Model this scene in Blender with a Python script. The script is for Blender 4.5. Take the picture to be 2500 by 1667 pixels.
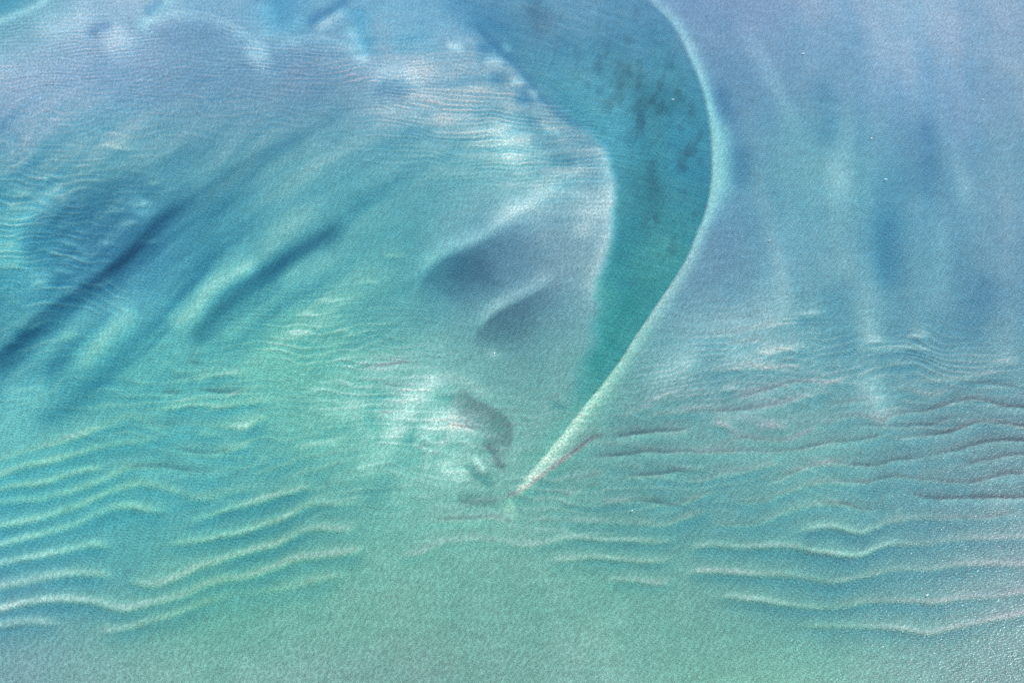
# Aerial view of a tidal sand flat under clear shallow water.
import bpy, math, random
import numpy as np

scene = bpy.context.scene
for o in list(bpy.data.objects):
    bpy.data.objects.remove(o)

# ------------------------------------------------------------------ camera
CAM_H, PITCH, LENS, SENSOR = 240.0, math.radians(45.0), 50.0, 36.0
cam_data = bpy.data.cameras.new('camera')
cam_data.lens, cam_data.sensor_width = LENS, SENSOR
cam_data.clip_start, cam_data.clip_end = 1.0, 20000.0
cam = bpy.data.objects.new('camera', cam_data)
cam.location = (0.0, 0.0, CAM_H)
cam.rotation_euler = (math.pi / 2 - PITCH, 0.0, 0.0)
scene.collection.objects.link(cam)
scene.camera = cam

# ------------------------------------------------------------------ sky and sun
SUN_EL, SUN_AZ = math.radians(56.0), math.radians(62.0)      # azimuth from +Y towards +X
world = bpy.data.worlds.new('World')
scene.world = world
world.use_nodes = True
wn = world.node_tree.nodes
sky = wn.new('ShaderNodeTexSky')
sky.sky_type = 'NISHITA'
sky.sun_disc = False
sky.sun_elevation, sky.sun_rotation = SUN_EL, SUN_AZ
sky.air_density, sky.dust_density, sky.ozone_density = 1.0, 1.0, 1.5
bg = wn['Background']
bg.inputs['Strength'].default_value = 0.15
world.node_tree.links.new(sky.outputs['Color'], bg.inputs['Color'])

sun_data = bpy.data.lights.new('sun', 'SUN')
sun_data.energy = 4.8
sun_data.angle = math.radians(0.53)
sun_data.color = (1.0, 0.97, 0.93)
sun = bpy.data.objects.new('sun', sun_data)
sun.rotation_euler = (math.pi / 2 - SUN_EL, 0.0, math.pi - SUN_AZ)
scene.collection.objects.link(sun)

vs = scene.view_settings
vs.view_transform, vs.look, vs.gamma = 'Standard', 'None', 1.0
vs.use_curve_mapping = False
vs.exposure = 0.46
scene.display_settings.display_device = 'sRGB'
scene.cycles.use_denoising = False
scene.cycles.adaptive_threshold = 0.012
scene.cycles.sample_clamp_indirect = 4.0
scene.cycles.max_bounces, scene.cycles.diffuse_bounces, scene.cycles.glossy_bounces = 3, 1, 1
scene.cycles.transmission_bounces, scene.cycles.volume_bounces = 1, 0

# ------------------------------------------------------------------ the survey grid of the sea floor
# Ground coordinates in metres; (U, V) is the chart the shoals were surveyed on
# (2500 x 1667 chart units), tied to the ground by one plane-to-plane map at mean depth.
FOC = 2500.0 * LENS / SENSOR
RELIEF = 0.3          # the survey's depth unit in metres
BED = -2.0 * RELIEF
ys = [128.0]
while ys[-1] < 434.0:
    ys.append(ys[-1] * (1.0 + 0.00138))
Y = np.array(ys)
X = np.arange(-204.0, 204.01, 0.4)
NR, NC = len(Y), len(X)
cp, sp = math.cos(PITCH), math.sin(PITCH)
ZC = Y * cp - (BED - CAM_H) * sp
V = 833.5 - FOC * (Y * sp + (BED - CAM_H) * cp) / ZC         # one value per row
U = 1250.0 + FOC * X[None, :] / ZC[:, None]                   # rows x columns
VV = np.broadcast_to(V[:, None], U.shape)
XX = np.broadcast_to(X[None, :], U.shape)
YY = np.broadcast_to(Y[:, None], U.shape)


def ground(u, v, z=0.0):
    """chart point -> ground point at height z"""
    a, b = (u - 1250.0) / FOC, (833.5 - v) / FOC
    dx, dy, dz = a, cp + b * sp, -sp + b * cp
    t = (z - CAM_H) / dz
    return dx * t, dy * t


def value_noise(x, y, seed):
    rng = np.random.RandomState(seed)
    g = rng.rand(257, 257).astype(np.float32)
    g[256, :], g[:, 256] = g[0, :], g[:, 0]
    xi, yi = np.floor(x).astype(np.int64), np.floor(y).astype(np.int64)
    fx, fy = (x - xi).astype(np.float32), (y - yi).astype(np.float32)
    fx, fy = fx ** 3 * (fx * (6 * fx - 15) + 10), fy ** 3 * (fy * (6 * fy - 15) + 10)
    xi, yi = xi & 255, yi & 255
    a = g[yi, xi] * (1 - fx) + g[yi, xi + 1] * fx
    b = g[yi + 1, xi] * (1 - fx) + g[yi + 1, xi + 1] * fx
    return (a * (1 - fy) + b * fy) * 2 - 1


def fbm(x, y, seed, octaves=3):
    s, a = 0, 1.0
    for k in range(octaves):
        c_, s_ = math.cos(0.64 * k + 0.3), math.sin(0.64 * k + 0.3)
        xr, yr = (x * c_ - y * s_) * 2 ** k + 17.3 * k, (x * s_ + y * c_) * 2 ** k - 9.1 * k
        s = s + a * value_noise(xr, yr, seed + k)
        a *= 0.5
    return s


def cubic_grid(tab, fu, fv):
    """Catmull-Rom interpolation of a coarse table at fractional indices"""
    tab = np.asarray(tab, dtype=np.float32)
    h, w = tab.shape
    fu, fv = np.clip(fu, 0, w - 1.001), np.clip(fv, 0, h - 1.001)
    iu, iv = np.floor(fu).astype(int), np.floor(fv).astype(int)
    tu, tv = fu - iu, fv - iv

    def wts(t):
        return (-0.5 * t + t * t - 0.5 * t ** 3, 1 - 2.5 * t * t + 1.5 * t ** 3,
                0.5 * t + 2 * t * t - 1.5 * t ** 3, -0.5 * t * t + 0.5 * t ** 3)
    wu, wv = wts(tu), wts(tv)
    out = 0
    for j in range(4):
        row = 0
        jj = np.clip(iv + j - 1, 0, h - 1)
        for i in range(4):
            row = row + wu[i] * tab[jj, np.clip(iu + i - 1, 0, w - 1)]
        out = out + wv[j] * row
    return out


def smooth(t):
    t = np.clip(t, 0, 1)
    return t * t * (3 - 2 * t)


def catmull(pts, sub=5):
    p = [np.array(q, float) for q in pts]
    p = [2 * p[0] - p[1]] + p + [2 * p[-1] - p[-2]]
    out = []
    for i in range(1, len(p) - 2):
        for k in range(sub):
            t = k / sub
            out.append(0.5 * (2 * p[i] + (p[i + 1] - p[i - 1]) * t
                              + (2 * p[i - 1] - 5 * p[i] + 4 * p[i + 1] - p[i + 2]) * t * t
                              + (3 * p[i] - p[i - 1] - 3 * p[i + 1] + p[i + 2]) * t ** 3))
    out.append(p[-2])
    return np.array(out)


def along(pts, margin):
    """signed distance (negative on the left hand / above) and arc position of the
    survey nodes near a polyline: returns row slice, column slice, distance, t"""
    q = catmull(pts)
    seg = np.hypot(*(q[1:] - q[:-1]).T)
    arc = np.concatenate([[0], np.cumsum(seg)]) / max(seg.sum(), 1e-6)

    def window(u0, u1, v0, v1):
        rr = np.where((V > v0) & (V < v1))[0]
        if len(rr) == 0:
            return None
        r0, r1 = rr[0], rr[-1] + 1
        zz = (ZC[r0], ZC[r1 - 1])
        xs = [(u - 1250.0) * z / FOC for u in (u0, u1) for z in zz]
        c0, c1 = np.searchsorted(X, min(xs)), np.searchsorted(X, max(xs))
        return (r0, r1, c0, c1) if c1 > c0 else None
    m = margin
    W = window(q[:, 0].min() - m, q[:, 0].max() + m, q[:, 1].min() - m, q[:, 1].max() + m)
    if W is None:
        return None
    r0, r1, c0, c1 = W
    D = np.full((r1 - r0, c1 - c0), 1e6, np.float32)
    S = np.ones_like(D)
    T = np.zeros_like(D)
    for k in range(len(q) - 1):
        a, b = q[k], q[k + 1]
        w = window(min(a[0], b[0]) - m, max(a[0], b[0]) + m, min(a[1], b[1]) - m, max(a[1], b[1]) + m)
        if w is None:
            continue
        s0, s1, d0, d1 = w
        pu, pv = U[s0:s1, d0:d1] - a[0], VV[s0:s1, d0:d1] - a[1]
        e = b - a
        L2 = max(e @ e, 1e-9)
        t = np.clip((pu * e[0] + pv * e[1]) / L2, 0, 1)
        du, dv = pu - t * e[0], pv - t * e[1]
        d = np.sqrt(du * du + dv * dv)
        sub = (slice(s0 - r0, s1 - r0), slice(d0 - c0, d1 - c0))
        better = d < D[sub]
        D[sub] = np.where(better, d, D[sub])
        S[sub] = np.where(better, np.where(e[0] * pv - e[1] * pu < 0, -1, 1), S[sub])
        T[sub] = np.where(better, arc[k] + t * (arc[k + 1] - arc[k]), T[sub])
    return slice(r0, r1), slice(c0, c1), D * S, T


def lerp_list(vals, T):
    vals = np.atleast_1d(np.asarray(vals, float))
    if len(vals) == 1:
        return float(vals[0])
    return np.interp(T, np.linspace(0, 1, len(vals)), vals)


def bump(sd, above, below):
    return np.exp(-0.5 * np.where(sd < 0, sd / above, sd / below) ** 2)


# ------------------------------------------------------------------ surveyed tables (depth in survey units, silt with sky lavender painted in, film fractions)
# [tables]
DEPTH_TAB = np.array([[1.71, 0.74, 1.09, 1.36, 1.45, 1.80, 1.53, 1.09, 1.01, 0.83, 0.92],
    [0.83, 1.18, 1.36, 1.36, 0.92, 1.18, 1.53, 1.62, 1.45, 1.18, 1.01],
    [1.89, 1.97, 1.89, 1.89, 1.80, 1.18, 1.27, 1.71, 1.80, 1.71, 1.36],
    [2.33, 2.33, 2.42, 2.15, 2.15, 1.53, 1.09, 1.62, 1.71, 1.71, 1.53],
    [2.50, 2.33, 2.15, 1.80, 1.53, 1.45, 1.62, 1.36, 1.53, 1.62, 1.62],
    [2.06, 2.24, 2.24, 1.71, 1.36, 1.27, 1.53, 1.36, 1.45, 1.53, 1.53],
    [2.42, 2.33, 2.33, 2.06, 1.53, 1.45, 1.80, 1.89, 1.89, 1.89, 1.45],
    [1.80, 1.89, 1.89, 1.62, 1.36, 1.36, 1.53, 1.62, 2.15, 1.89, 1.27],
    [1.18, 1.18, 1.18, 1.18, 1.27, 1.27, 1.27, 1.45, 1.45, 1.36, 1.36]])
SILT_SKY_TAB = np.array([[0.15, 0.40, 0.40, 0.45, 0.40, 0.45, 0.60, 0.75, 0.65, 0.55, 0.60],  # upper rows: lavender sky reflection put into the bed colour along with silt
    [0.55, 0.70, 0.45, 0.75, 0.35, 0.15, 0.35, 0.60, 0.65, 0.60, 0.45],
    [0.80, 0.00, 0.30, 0.35, 0.30, 0.00, 0.25, 0.70, 0.45, 0.70, 0.65],
    [0.00, 0.00, 0.40, 0.00, 0.15, 0.05, 0.00, 0.45, 0.00, 0.05, 0.20],
    [0.00, 0.10, 0.00, 0.00, 0.60, 0.10, 0.20, 0.00, 0.05, 0.20, 0.75],
    [0.00, 0.15, 0.05, 0.10, 0.15, 0.15, 0.55, 0.60, 0.95, 0.00, 0.15],
    [0.15, 0.10, 0.15, 0.25, 0.10, 0.25, 0.25, 0.75, 0.15, 0.75, 0.45],
    [0.00, 0.15, 0.40, 0.55, 0.80, 0.00, 0.10, 0.30, 0.00, 0.20, 0.85],
    [0.00, 0.30, 0.10, 0.35, 1.00, 0.70, 0.10, 1.00, 0.45, 0.40, 0.05]])
FILM_TAB = np.array([[0.30, 0.00, 0.00, 0.07, 0.07, 0.00, 0.00, 0.00, 0.00, 0.00, 0.00],
    [0.00, 0.07, 0.00, 0.15, 0.07, 0.00, 0.00, 0.07, 0.15, 0.00, 0.00],
    [0.38, 0.30, 0.38, 0.45, 0.45, 0.38, 0.15, 0.22, 0.38, 0.22, 0.22],
    [0.60, 0.15, 0.53, 0.60, 0.60, 0.00, 0.15, 0.07, 0.22, 0.15, 0.00],
    [0.53, 0.67, 0.75, 0.82, 0.67, 0.53, 0.53, 0.30, 0.38, 0.30, 0.38],
    [0.67, 0.75, 0.75, 0.82, 0.75, 0.75, 0.67, 0.60, 0.60, 0.45, 0.38],
    [0.67, 0.75, 0.75, 0.82, 0.82, 0.82, 0.75, 0.67, 0.67, 0.53, 0.45],
    [0.45, 0.67, 0.90, 0.90, 0.90, 0.90, 0.90, 0.82, 0.75, 0.60, 0.53],
    [0.45, 0.75, 0.90, 0.90, 0.90, 0.90, 0.90, 0.90, 0.90, 0.75, 0.67]])
DARK_TAB = np.array([[0.25, 0.10, 0.10, 0.05, 0.00, 0.10, 0.05, 0.00, 0.00, 0.00, 0.05],
    [0.10, 0.05, 0.30, 0.10, 0.20, 0.35, 0.35, 0.15, 0.05, 0.00, 0.20],
    [0.00, 0.40, 0.25, 0.15, 0.15, 0.20, 0.35, 0.05, 0.05, 0.00, 0.05],
    [0.05, 0.45, 0.05, 0.15, 0.15, 0.55, 0.45, 0.35, 0.35, 0.40, 0.40],
    [0.30, 0.00, 0.00, 0.00, 0.00, 0.40, 0.25, 0.40, 0.30, 0.35, 0.05],
    [0.00, 0.05, 0.00, 0.05, 0.00, 0.25, 0.25, 0.20, 0.00, 0.45, 0.50],
    [0.05, 0.05, 0.10, 0.20, 0.15, 0.20, 0.30, 0.15, 0.25, 0.20, 0.35],
    [0.40, 0.30, 0.20, 0.20, 0.20, 0.30, 0.25, 0.30, 0.30, 0.35, 0.25],
    [0.55, 0.40, 0.35, 0.35, 0.30, 0.30, 0.30, 0.15, 0.20, 0.35, 0.55]])
CHANNEL_V = [-90, 0, 120, 250, 350, 480, 600, 720, 850, 940, 1040, 1130, 1210, 1667]
CHANNEL = dict(depth=[1.53, 1.80, 2.15, 2.42, 2.86, 2.77, 2.86, 3.03, 3.30, 3.03, 2.24, 1.71, 1.45, 1.53], silt=[0.20, 0.40, 0.55, 0.10, 0.00, 0.15, 0.15, 0.15, 0.00, 0.45, 0.00, 0.10, 0.20, 0.20], film=[0.00, 0.00, 0.22, 0.38, 0.45, 0.60, 0.82, 0.90, 0.90, 0.90, 0.90, 0.90, 0.82, 0.82], dark=[0.30, 0.25, 0.15, 0.25, 0.15, 0.20, 0.10, 0.00, 0.00, 0.10, 0.10, 0.05, 0.00, 0.00])
# [/tables]
fu, fv = U / 250.0, VV / 208.375
depth = cubic_grid(DEPTH_TAB, fu, fv)
silt = cubic_grid(SILT_SKY_TAB, fu, fv)  # silt, with the painted lavender sky reflection in the upper rows
film = cubic_grid(FILM_TAB, fu, fv)
dark = cubic_grid(DARK_TAB, fu, fv)
piece = np.zeros(U.shape, np.int32)          # which named piece of the floor a node belongs to
piece_w = np.zeros(U.shape, np.float32)
PIECES = {0: ('seabed', None)}


def claim(name, rs, cs, weight, threshold, force=False):
    pid = len(PIECES)
    sel = weight > threshold
    if not force:
        sel &= weight > piece_w[rs, cs]
    if sel.sum() < 12:
        return
    PIECES[pid] = (name, None)
    piece[rs, cs] = np.where(sel, pid, piece[rs, cs])
    piece_w[rs, cs] = np.where(sel, weight, piece_w[rs, cs])


# ------------------------------------------------------------------ the deep tidal channel
RIGHT_BANK = [(1520, -90), (1584, 0), (1642, 64), (1680, 138), (1706, 202), (1724, 266), (1735, 351), (1735, 425),
              (1724, 500), (1701, 563), (1664, 648), (1610, 733), (1552, 818), (1488, 914), (1424, 994),
              (1371, 1063), (1318, 1127), (1265, 1190), (1244, 1212)]
LEFT_BANK = [(1040, -90), (1105, 0), (1169, 74), (1222, 128), (1276, 175), (1339, 239), (1392, 282), (1440, 322),
             (1476, 361), (1495, 404), (1505, 468), (1503, 553), (1484, 638), (1464, 702), (1453, 765),
             (1446, 829), (1428, 904), (1395, 990), (1340, 1070), (1285, 1150), (1240, 1212)]
rb, lb = catmull(RIGHT_BANK), catmull(LEFT_BANK)
ur = np.interp(V, rb[:, 1], rb[:, 0])[:, None]
ul = np.interp(V, lb[:, 1], lb[:, 0])[:, None]
ur = ur + (5.0 * fbm(V / 60.0, V * 0 + 3.3, 31, 3))[:, None] * smooth((1150 - V) / 300.0)[:, None] * np.interp(V, [0, 500, 800], [1, 0.7, 0.35])[:, None]
ul = ul + (11.0 * fbm(V / 55.0, V * 0 + 7.7, 32, 3))[:, None]
slope_r = np.interp(V, rb[:, 1], np.gradient(rb[:, 0], rb[:, 1] + np.arange(len(rb)) * 1e-6))[:, None]
slope_l = np.interp(V, lb[:, 1], np.gradient(lb[:, 0], lb[:, 1] + np.arange(len(lb)) * 1e-6))[:, None]
dr = (ur - U) / np.sqrt(1 + slope_r ** 2)                     # chart units inside the right bank
dl = (U - ul) / np.sqrt(1 + slope_l ** 2)
wl = np.interp(V, [-90, 0, 150, 330, 420, 700, 900, 1000, 1200], [190, 150, 60, 40, 30, 44, 64, 90, 110])[:, None]
wr = np.interp(V, [0, 300, 700, 1100], [16, 16, 10, 9])[:, None]
ch_l = smooth(dl / wl + 0.5)
ch_r = smooth(dr / wr + 0.5)
end = smooth((1205 - VV) / 110)
channel = ch_l * ch_r * end
for arr, key in ((depth, 'depth'), (silt, 'silt'), (film, 'film'), (dark, 'dark')):
    cv = np.interp(V, CHANNEL_V, CHANNEL[key])[:, None]
    arr += (cv - arr) * channel
claim('tidal_channel', slice(0, NR), slice(0, NC), channel.astype(np.float32), 0.5)


# ------------------------------------------------------------------ strokes of the relief
def stroke(pts, above, below, dz=0.0, silt_=0.0, film_=0.0, dark_=0.0, taper=0.15, name=None, amp=(1,), keep=0.45, taper2=None):
    """one shoal (dz < 0) or hollow (dz > 0) along a line, with its sediment"""
    global depth, silt, film, dark
    r = along(pts, 3.2 * max(above, below))
    if r is None:
        return
    rs, cs, sd, T = r
    w = bump(sd, above, below) * lerp_list(amp, T)
    if taper:
        w = w * smooth(T / taper) * smooth((1 - T) / (taper2 or taper))
    depth[rs, cs] += 1.4 * dz * w
    silt[rs, cs] += (silt_ + min(dz, 0.0) * 0.55) * w
    film[rs, cs] += film_ * w
    dark[rs, cs] += (dark_ + min(dz, 0.0) * 0.5) * w
    if name:
        claim(name, rs, cs, w.astype(np.float32), keep)


def ridge(pts, light=(1,), mauve=(0,), w=5.0, taper=0.2, crest=0.72, trough=0.6, name='sand_ridge'):
    """a sand wave: gentle back above, steep face below the crest line"""
    global depth, silt, film, dark
    r = along(pts, 3.2 * w * 4.4)
    if r is None:
        return
    rs, cs, sd, T = r
    length = float(np.hypot(*(catmull(pts)[1:] - catmull(pts)[:-1]).T).sum())
    tp = min(55.0 / length, 0.4)                  # the ridge dies out over its last 55 chart units
    end_ = smooth(T / tp) * smooth((1 - T) / tp)
    jit = np.clip(0.95 + 0.22 * fbm(XX[rs, cs] / 9.0, YY[rs, cs] / 6.0, 5, 3), 0.4, 1.2)
    sd = sd + 1.6 * fbm(XX[rs, cs] / 4.0, YY[rs, cs] / 4.0, 8, 2)
    L = 1.1 * lerp_list(light, T) * end_ * jit
    M = 1.1 * lerp_list(mauve, T) * end_ * jit
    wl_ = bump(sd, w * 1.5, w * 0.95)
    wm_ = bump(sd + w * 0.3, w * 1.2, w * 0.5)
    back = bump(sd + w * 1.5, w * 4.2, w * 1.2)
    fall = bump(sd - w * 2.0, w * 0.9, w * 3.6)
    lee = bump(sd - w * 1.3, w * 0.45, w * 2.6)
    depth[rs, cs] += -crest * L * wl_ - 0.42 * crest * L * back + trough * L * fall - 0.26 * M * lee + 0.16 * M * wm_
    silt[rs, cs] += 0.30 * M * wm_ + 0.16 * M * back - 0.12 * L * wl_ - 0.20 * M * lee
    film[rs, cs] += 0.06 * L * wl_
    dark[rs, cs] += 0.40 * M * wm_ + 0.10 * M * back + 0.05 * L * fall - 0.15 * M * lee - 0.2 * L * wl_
    claim(name, rs, cs, ((np.maximum(wl_, wm_)) * end_).astype(np.float32), 0.5)


# [features]
# --- spit along the right bank of the channel (walking down: left hand = outside of the channel)
SPIT = [(p[0] + 6, p[1]) for p in RIGHT_BANK]
stroke(SPIT, 14, 4, dz=-0.38, film_=0.22, silt_=-0.55, taper=0.02, amp=(0.25, 0.35, 0.5, 0.75, 0.95, 1.0, 1.0, 0.95, 0.9, 0.95, 1.15, 1.35, 1.4, 1.3, 0.9), name='sand_spit', keep=0.35)
stroke([(1748, 240), (1762, 330), (1768, 420), (1755, 500), (1735, 560)], 16, 16, dz=-0.22, silt_=-0.3, film_=0.1, taper=0.4)
stroke([(1515, 905), (1450, 985), (1390, 1062), (1335, 1125), (1290, 1165)], 30, 6, dz=-0.05, film_=0.15, silt_=-0.4, taper=0.25)
stroke([(1560, 860), (1600, 790), (1660, 710), (1700, 640)], 20, 34, dz=0.1, silt_=0.12, taper=0.3)
# the reddish crest at the tail of the spit
ridge([(1228, 1208), (1241, 1207), (1266, 1203), (1295, 1185), (1331, 1156), (1367, 1131), (1400, 1106), (1440, 1075), (1476, 1056)], light=(0.6, 0.8, 0.8, 0.7, 0.5, 0.3), mauve=(0.2, 0.2, 0.25, 0.35, 0.6, 0.9), w=4.2, taper=0.08, crest=0.5, name='sand_ridge')
stroke([(1228, 1210), (1250, 1207), (1270, 1201), (1297, 1184), (1333, 1155), (1369, 1130), (1402, 1105), (1442, 1075), (1480, 1058)], 5, 4, dz=-0.25, silt_=1.05, film_=0.05, dark_=0.34, taper=0.06)
stroke([(1225, 1232), (1238, 1240), (1262, 1232)], 16, 18, dz=-0.3, film_=0.15, taper=0.35)
# --- channel interior
stroke([(1420, 60), (1500, 150), (1570, 230), (1590, 320), (1580, 400), (1594, 505), (1590, 600)], 30, 30, dark_=0.12, film_=0.15, taper=0.2, amp=(0.3, 0.5, 1, 1, 0.9, 1, 0.6))
stroke([(1650, 200), (1685, 290), (1690, 380), (1670, 460)], 20, 20, dark_=0.08, taper=0.3)
stroke([(1560, 560), (1600, 520), (1620, 440)], 14, 14, dark_=0.05, taper=0.3)
stroke([(1330, 110), (1420, 210), (1500, 300), (1540, 380), (1545, 470)], 36, 34, dz=-0.2, taper=0.3)
stroke([(1290, 0), (1320, 60), (1350, 20)], 22, 22, dark_=0.15, silt_=0.15, taper=0.2)
stroke([(1560, 690), (1520, 760), (1470, 850), (1420, 930)], 26, 14, dz=0.25, film_=0.1, taper=0.2)
# dark rim outside the left bank
stroke([(1150, 50), (1179, 84), (1215, 121), (1259, 161), (1295, 204), (1331, 251), (1367, 284), (1411, 313), (1440, 327)], 9, 6, dz=0.3, silt_=0.2, taper=0.12)
# pale band along the left bank lower down
stroke([(1450, 340), (1470, 378), (1484, 416), (1489, 470), (1491, 524), (1488, 564), (1474, 622), (1456, 669), (1446, 713), (1440, 760)], 10, 18, dz=-0.33, silt_=-0.3, taper=0.12, amp=(0.4, 0.8, 1, 1, 1, 1, 0.8, 0.7, 0.6, 0.4), name='sand_bank')
# mottled flat left of the channel
for q in ((1215, 195, 30, 22), (1277, 239, 32, 24), (1331, 343, 46, 26), (1370, 395, 44, 22), (1180, 120, 26, 16), (1300, 300, 26, 14)):
    stroke([(q[0] - q[2], q[1] - 4), q[:2], (q[0] + q[2], q[1] + 4)], q[3] * 0.6, q[3] * 0.6, dz=0.4, silt_=0.15, taper=0.35)
for q in ((1205, 152, 30, 10), (1262, 205, 22, 8), (1300, 232, 16, 7), (1235, 120, 16, 8), (1110, 118, 30, 8), (1345, 322, 30, 7)):
    stroke([(q[0] - q[2], q[1] - 6), q[:2], (q[0] + q[2], q[1] + 6)], q[3], q[3], dz=-0.3, taper=0.35)
stroke([(1200, 280), (1222, 325), (1240, 365), (1255, 405), (1250, 440)], 34, 22, dz=-0.32, taper=0.35)
stroke([(880, 175), (930, 182), (1000, 190), (1060, 215)], 18, 22, dz=-0.25, taper=0.35)
# --- dune one and its hollow
stroke([(1008, 700), (1024, 668), (1045, 643), (1078, 620), (1114, 602), (1150, 588), (1187, 570), (1223, 543), (1277, 511), (1331, 482), (1385, 452)], 17, 7, dz=-0.33, silt_=-0.25, taper=0.16, name='sand_dune', amp=(0.5, 0.8, 1, 1, 1, 0.9, 0.9, 0.75, 0.6, 0.5))
stroke([(1016, 740), (1030, 703), (1054, 668), (1092, 638), (1140, 617), (1190, 596), (1250, 566), (1310, 530)], 6, 62, dz=0.25, silt_=0.42, dark_=0.15, taper=0.2, name='sand_hollow', keep=0.5, amp=(0.6, 0.9, 1, 0.9, 0.65, 0.45, 0.3, 0.1))
stroke([(1080, 700), (1130, 680), (1190, 668), (1230, 650)], 36, 30, dz=0.12, silt_=0.25, dark_=0.12, taper=0.35)
# --- dune two and its hollow
stroke([(1160, 812), (1172, 792), (1187, 770), (1215, 748), (1252, 726), (1295, 704), (1331, 682), (1360, 658)], 15, 9, dz=-0.33, silt_=-0.25, taper=0.2, name='sand_dune', amp=(0.4, 0.8, 1, 1, 0.9, 0.8, 0.5))
stroke([(1156, 870), (1163, 840), (1175, 810), (1203, 780), (1236, 759), (1280, 738), (1330, 712), (1375, 680)], 6, 50, dz=0.22, silt_=0.55, dark_=0.18, taper=0.2, name='sand_hollow', keep=0.5, amp=(0.5, 0.9, 1, 1, 0.8, 0.5, 0.3, 0.1))
stroke([(1210, 850), (1270, 805), (1330, 770)], 30, 34, dz=0.05, silt_=0.25, taper=0.35)
stroke([(1185, 855), (1205, 868), (1212, 882)], 8, 8, dz=-0.25, taper=0.3)
# --- dune three: the arch and its dark slip face
stroke([(940, 1110), (952, 1074), (970, 1038), (988, 1002), (1027, 955), (1060, 935), (1096, 925)], 18, 15, dz=-0.45, taper=0.2, name='sand_dune')
stroke([(1060, 935), (1096, 922), (1132, 930), (1168, 950), (1200, 978)], 9, 14, dz=-0.25, silt_=0.35, taper=0.25)
stroke([(1120, 940), (1150, 975), (1195, 1000), (1232, 1025), (1245, 1052), (1240, 1090), (1236, 1120)], 6, 36, dz=0.0, silt_=0.85, dark_=0.26, taper=0.2, name='sand_hollow', keep=0.5)
stroke([(1172, 1082), (1190, 1092), (1206, 1112), (1216, 1134), (1234, 1156)], 10, 4, dz=0.0, silt_=0.8, dark_=0.32, taper=0.2, name='sand_hollow')
stroke([(1190, 1110), (1205, 1135), (1225, 1160)], 14, 20, silt_=0.3, taper=0.3)
stroke([(1130, 1128), (1150, 1150), (1172, 1170), (1196, 1184), (1214, 1190)], 13, 7, dz=0.4, silt_=0.45, dark_=0.12, taper=0.25)
stroke([(1104, 1216), (1130, 1224), (1160, 1230), (1187, 1232), (1208, 1225), (1226, 1210)], 17, 4, dz=0.05, silt_=0.7, dark_=0.2, taper=0.2, name='sand_hollow')
stroke([(1005, 1085), (1050, 1040), (1090, 1020), (1120, 1050), (1110, 1095)], 18, 18, dz=-0.35, taper=0.25)
stroke([(1060, 1140), (1110, 1150), (1150, 1180)], 18, 18, dz=-0.3, taper=0.3)
stroke([(1150, 1110), (1170, 1140), (1188, 1160)], 8, 8, dz=-0.4, taper=0.3)
stroke([(985, 1095), (1000, 1060), (1015, 1030)], 8, 10, dz=0.35, silt_=0.2, taper=0.3)
stroke([(1050, 975), (1085, 972), (1110, 985)], 10, 12, dz=0.35, taper=0.3)
for pts, a in (([(860, 901), (890, 899), (933, 897), (977, 890), (1013, 890), (1035, 903)], 0.8), ([(920, 938), (945, 940), (975, 943), (1013, 947)], 0.9),
               ([(1070, 1042), (1114, 1043), (1150, 1047), (1190, 1052)], 0.9), ([(1010, 1087), (1035, 1091), (1060, 1092)], 0.8), ([(915, 1008), (940, 1012), (972, 1010)], 0.6)):
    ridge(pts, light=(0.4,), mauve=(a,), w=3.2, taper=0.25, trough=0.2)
stroke([(900, 945), (930, 970), (940, 985)], 14, 16, dz=0.35, taper=0.3)
stroke([(880, 1010), (905, 1030), (900, 1060)], 14, 14, dz=0.3, taper=0.3)
stroke([(850, 1180), (900, 1130), (950, 1090)], 14, 14, dz=-0.2, taper=0.3)
stroke([(880, 1230), (930, 1190), (965, 1150)], 22, 22, dz=0.25, silt_=0.15, taper=0.3)
stroke([(1500, 905), (1370, 975)], 6, 6, dz=0.0, taper=0.3)
stroke([(1335, 980), (1350, 985), (1370, 993), (1385, 998)], 5, 9, dz=0.4, silt_=0.2, taper=0.3)
# --- streaks of the left flat, running down to the left
stroke([(860, 535), (815, 562), (777, 586), (705, 630), (633, 677), (578, 716), (535, 752), (506, 785), (484, 812), (472, 842), (480, 866)], 22, 15, dz=0.72, silt_=0.22, dark_=0.36, taper=0.12, name='sand_hollow', amp=(0.5, 0.8, 1, 1, 1, 1, 1, 0.95, 0.9, 0.7), keep=0.5)
stroke([(640, 640), (590, 662), (545, 686), (508, 713), (482, 750), (450, 776), (400, 800)], 14, 20, dz=-0.62, taper=0.15, name='sand_bank')
stroke([(345, 750), (305, 780), (272, 806), (240, 840), (205, 880), (180, 910)], 16, 22, dz=-0.5, taper=0.2, name='sand_bank')
stroke([(820, 600), (770, 625), (720, 665), (670, 700)], 18, 16, dz=-0.3, taper=0.3)
stroke([(760, 312), (723, 335), (615, 392), (542, 436), (488, 472), (395, 528), (345, 583), (289, 637), (235, 682), (163, 728), (90, 778), (36, 832), (-40, 905)], 28, 9, dz=0.72, silt_=0.2, dark_=0.36, taper=0.05, name='sand_hollow', amp=(0.15, 0.3, 0.35, 0.4, 0.55, 0.8, 1, 1, 1, 1, 1, 1), keep=0.5)
stroke([(275, 735), (255, 765), (231, 798), (174, 842), (137, 885), (117, 915), (98, 938)], 18, 12, dz=0.4, silt_=0.12, dark_=0.12, taper=0.2)
stroke([(560, 565), (542, 593), (506, 633), (470, 687), (434, 731), (380, 785), (318, 850), (275, 897), (231, 940), (181, 984), (127, 1016), (60, 1040)], 18, 18, dz=0.5, silt_=0.05, dark_=0.16, taper=0.12, amp=(0.5, 0.7, 0.7, 0.6, 0.6, 0.9, 1, 1, 1, 0.8))
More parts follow.
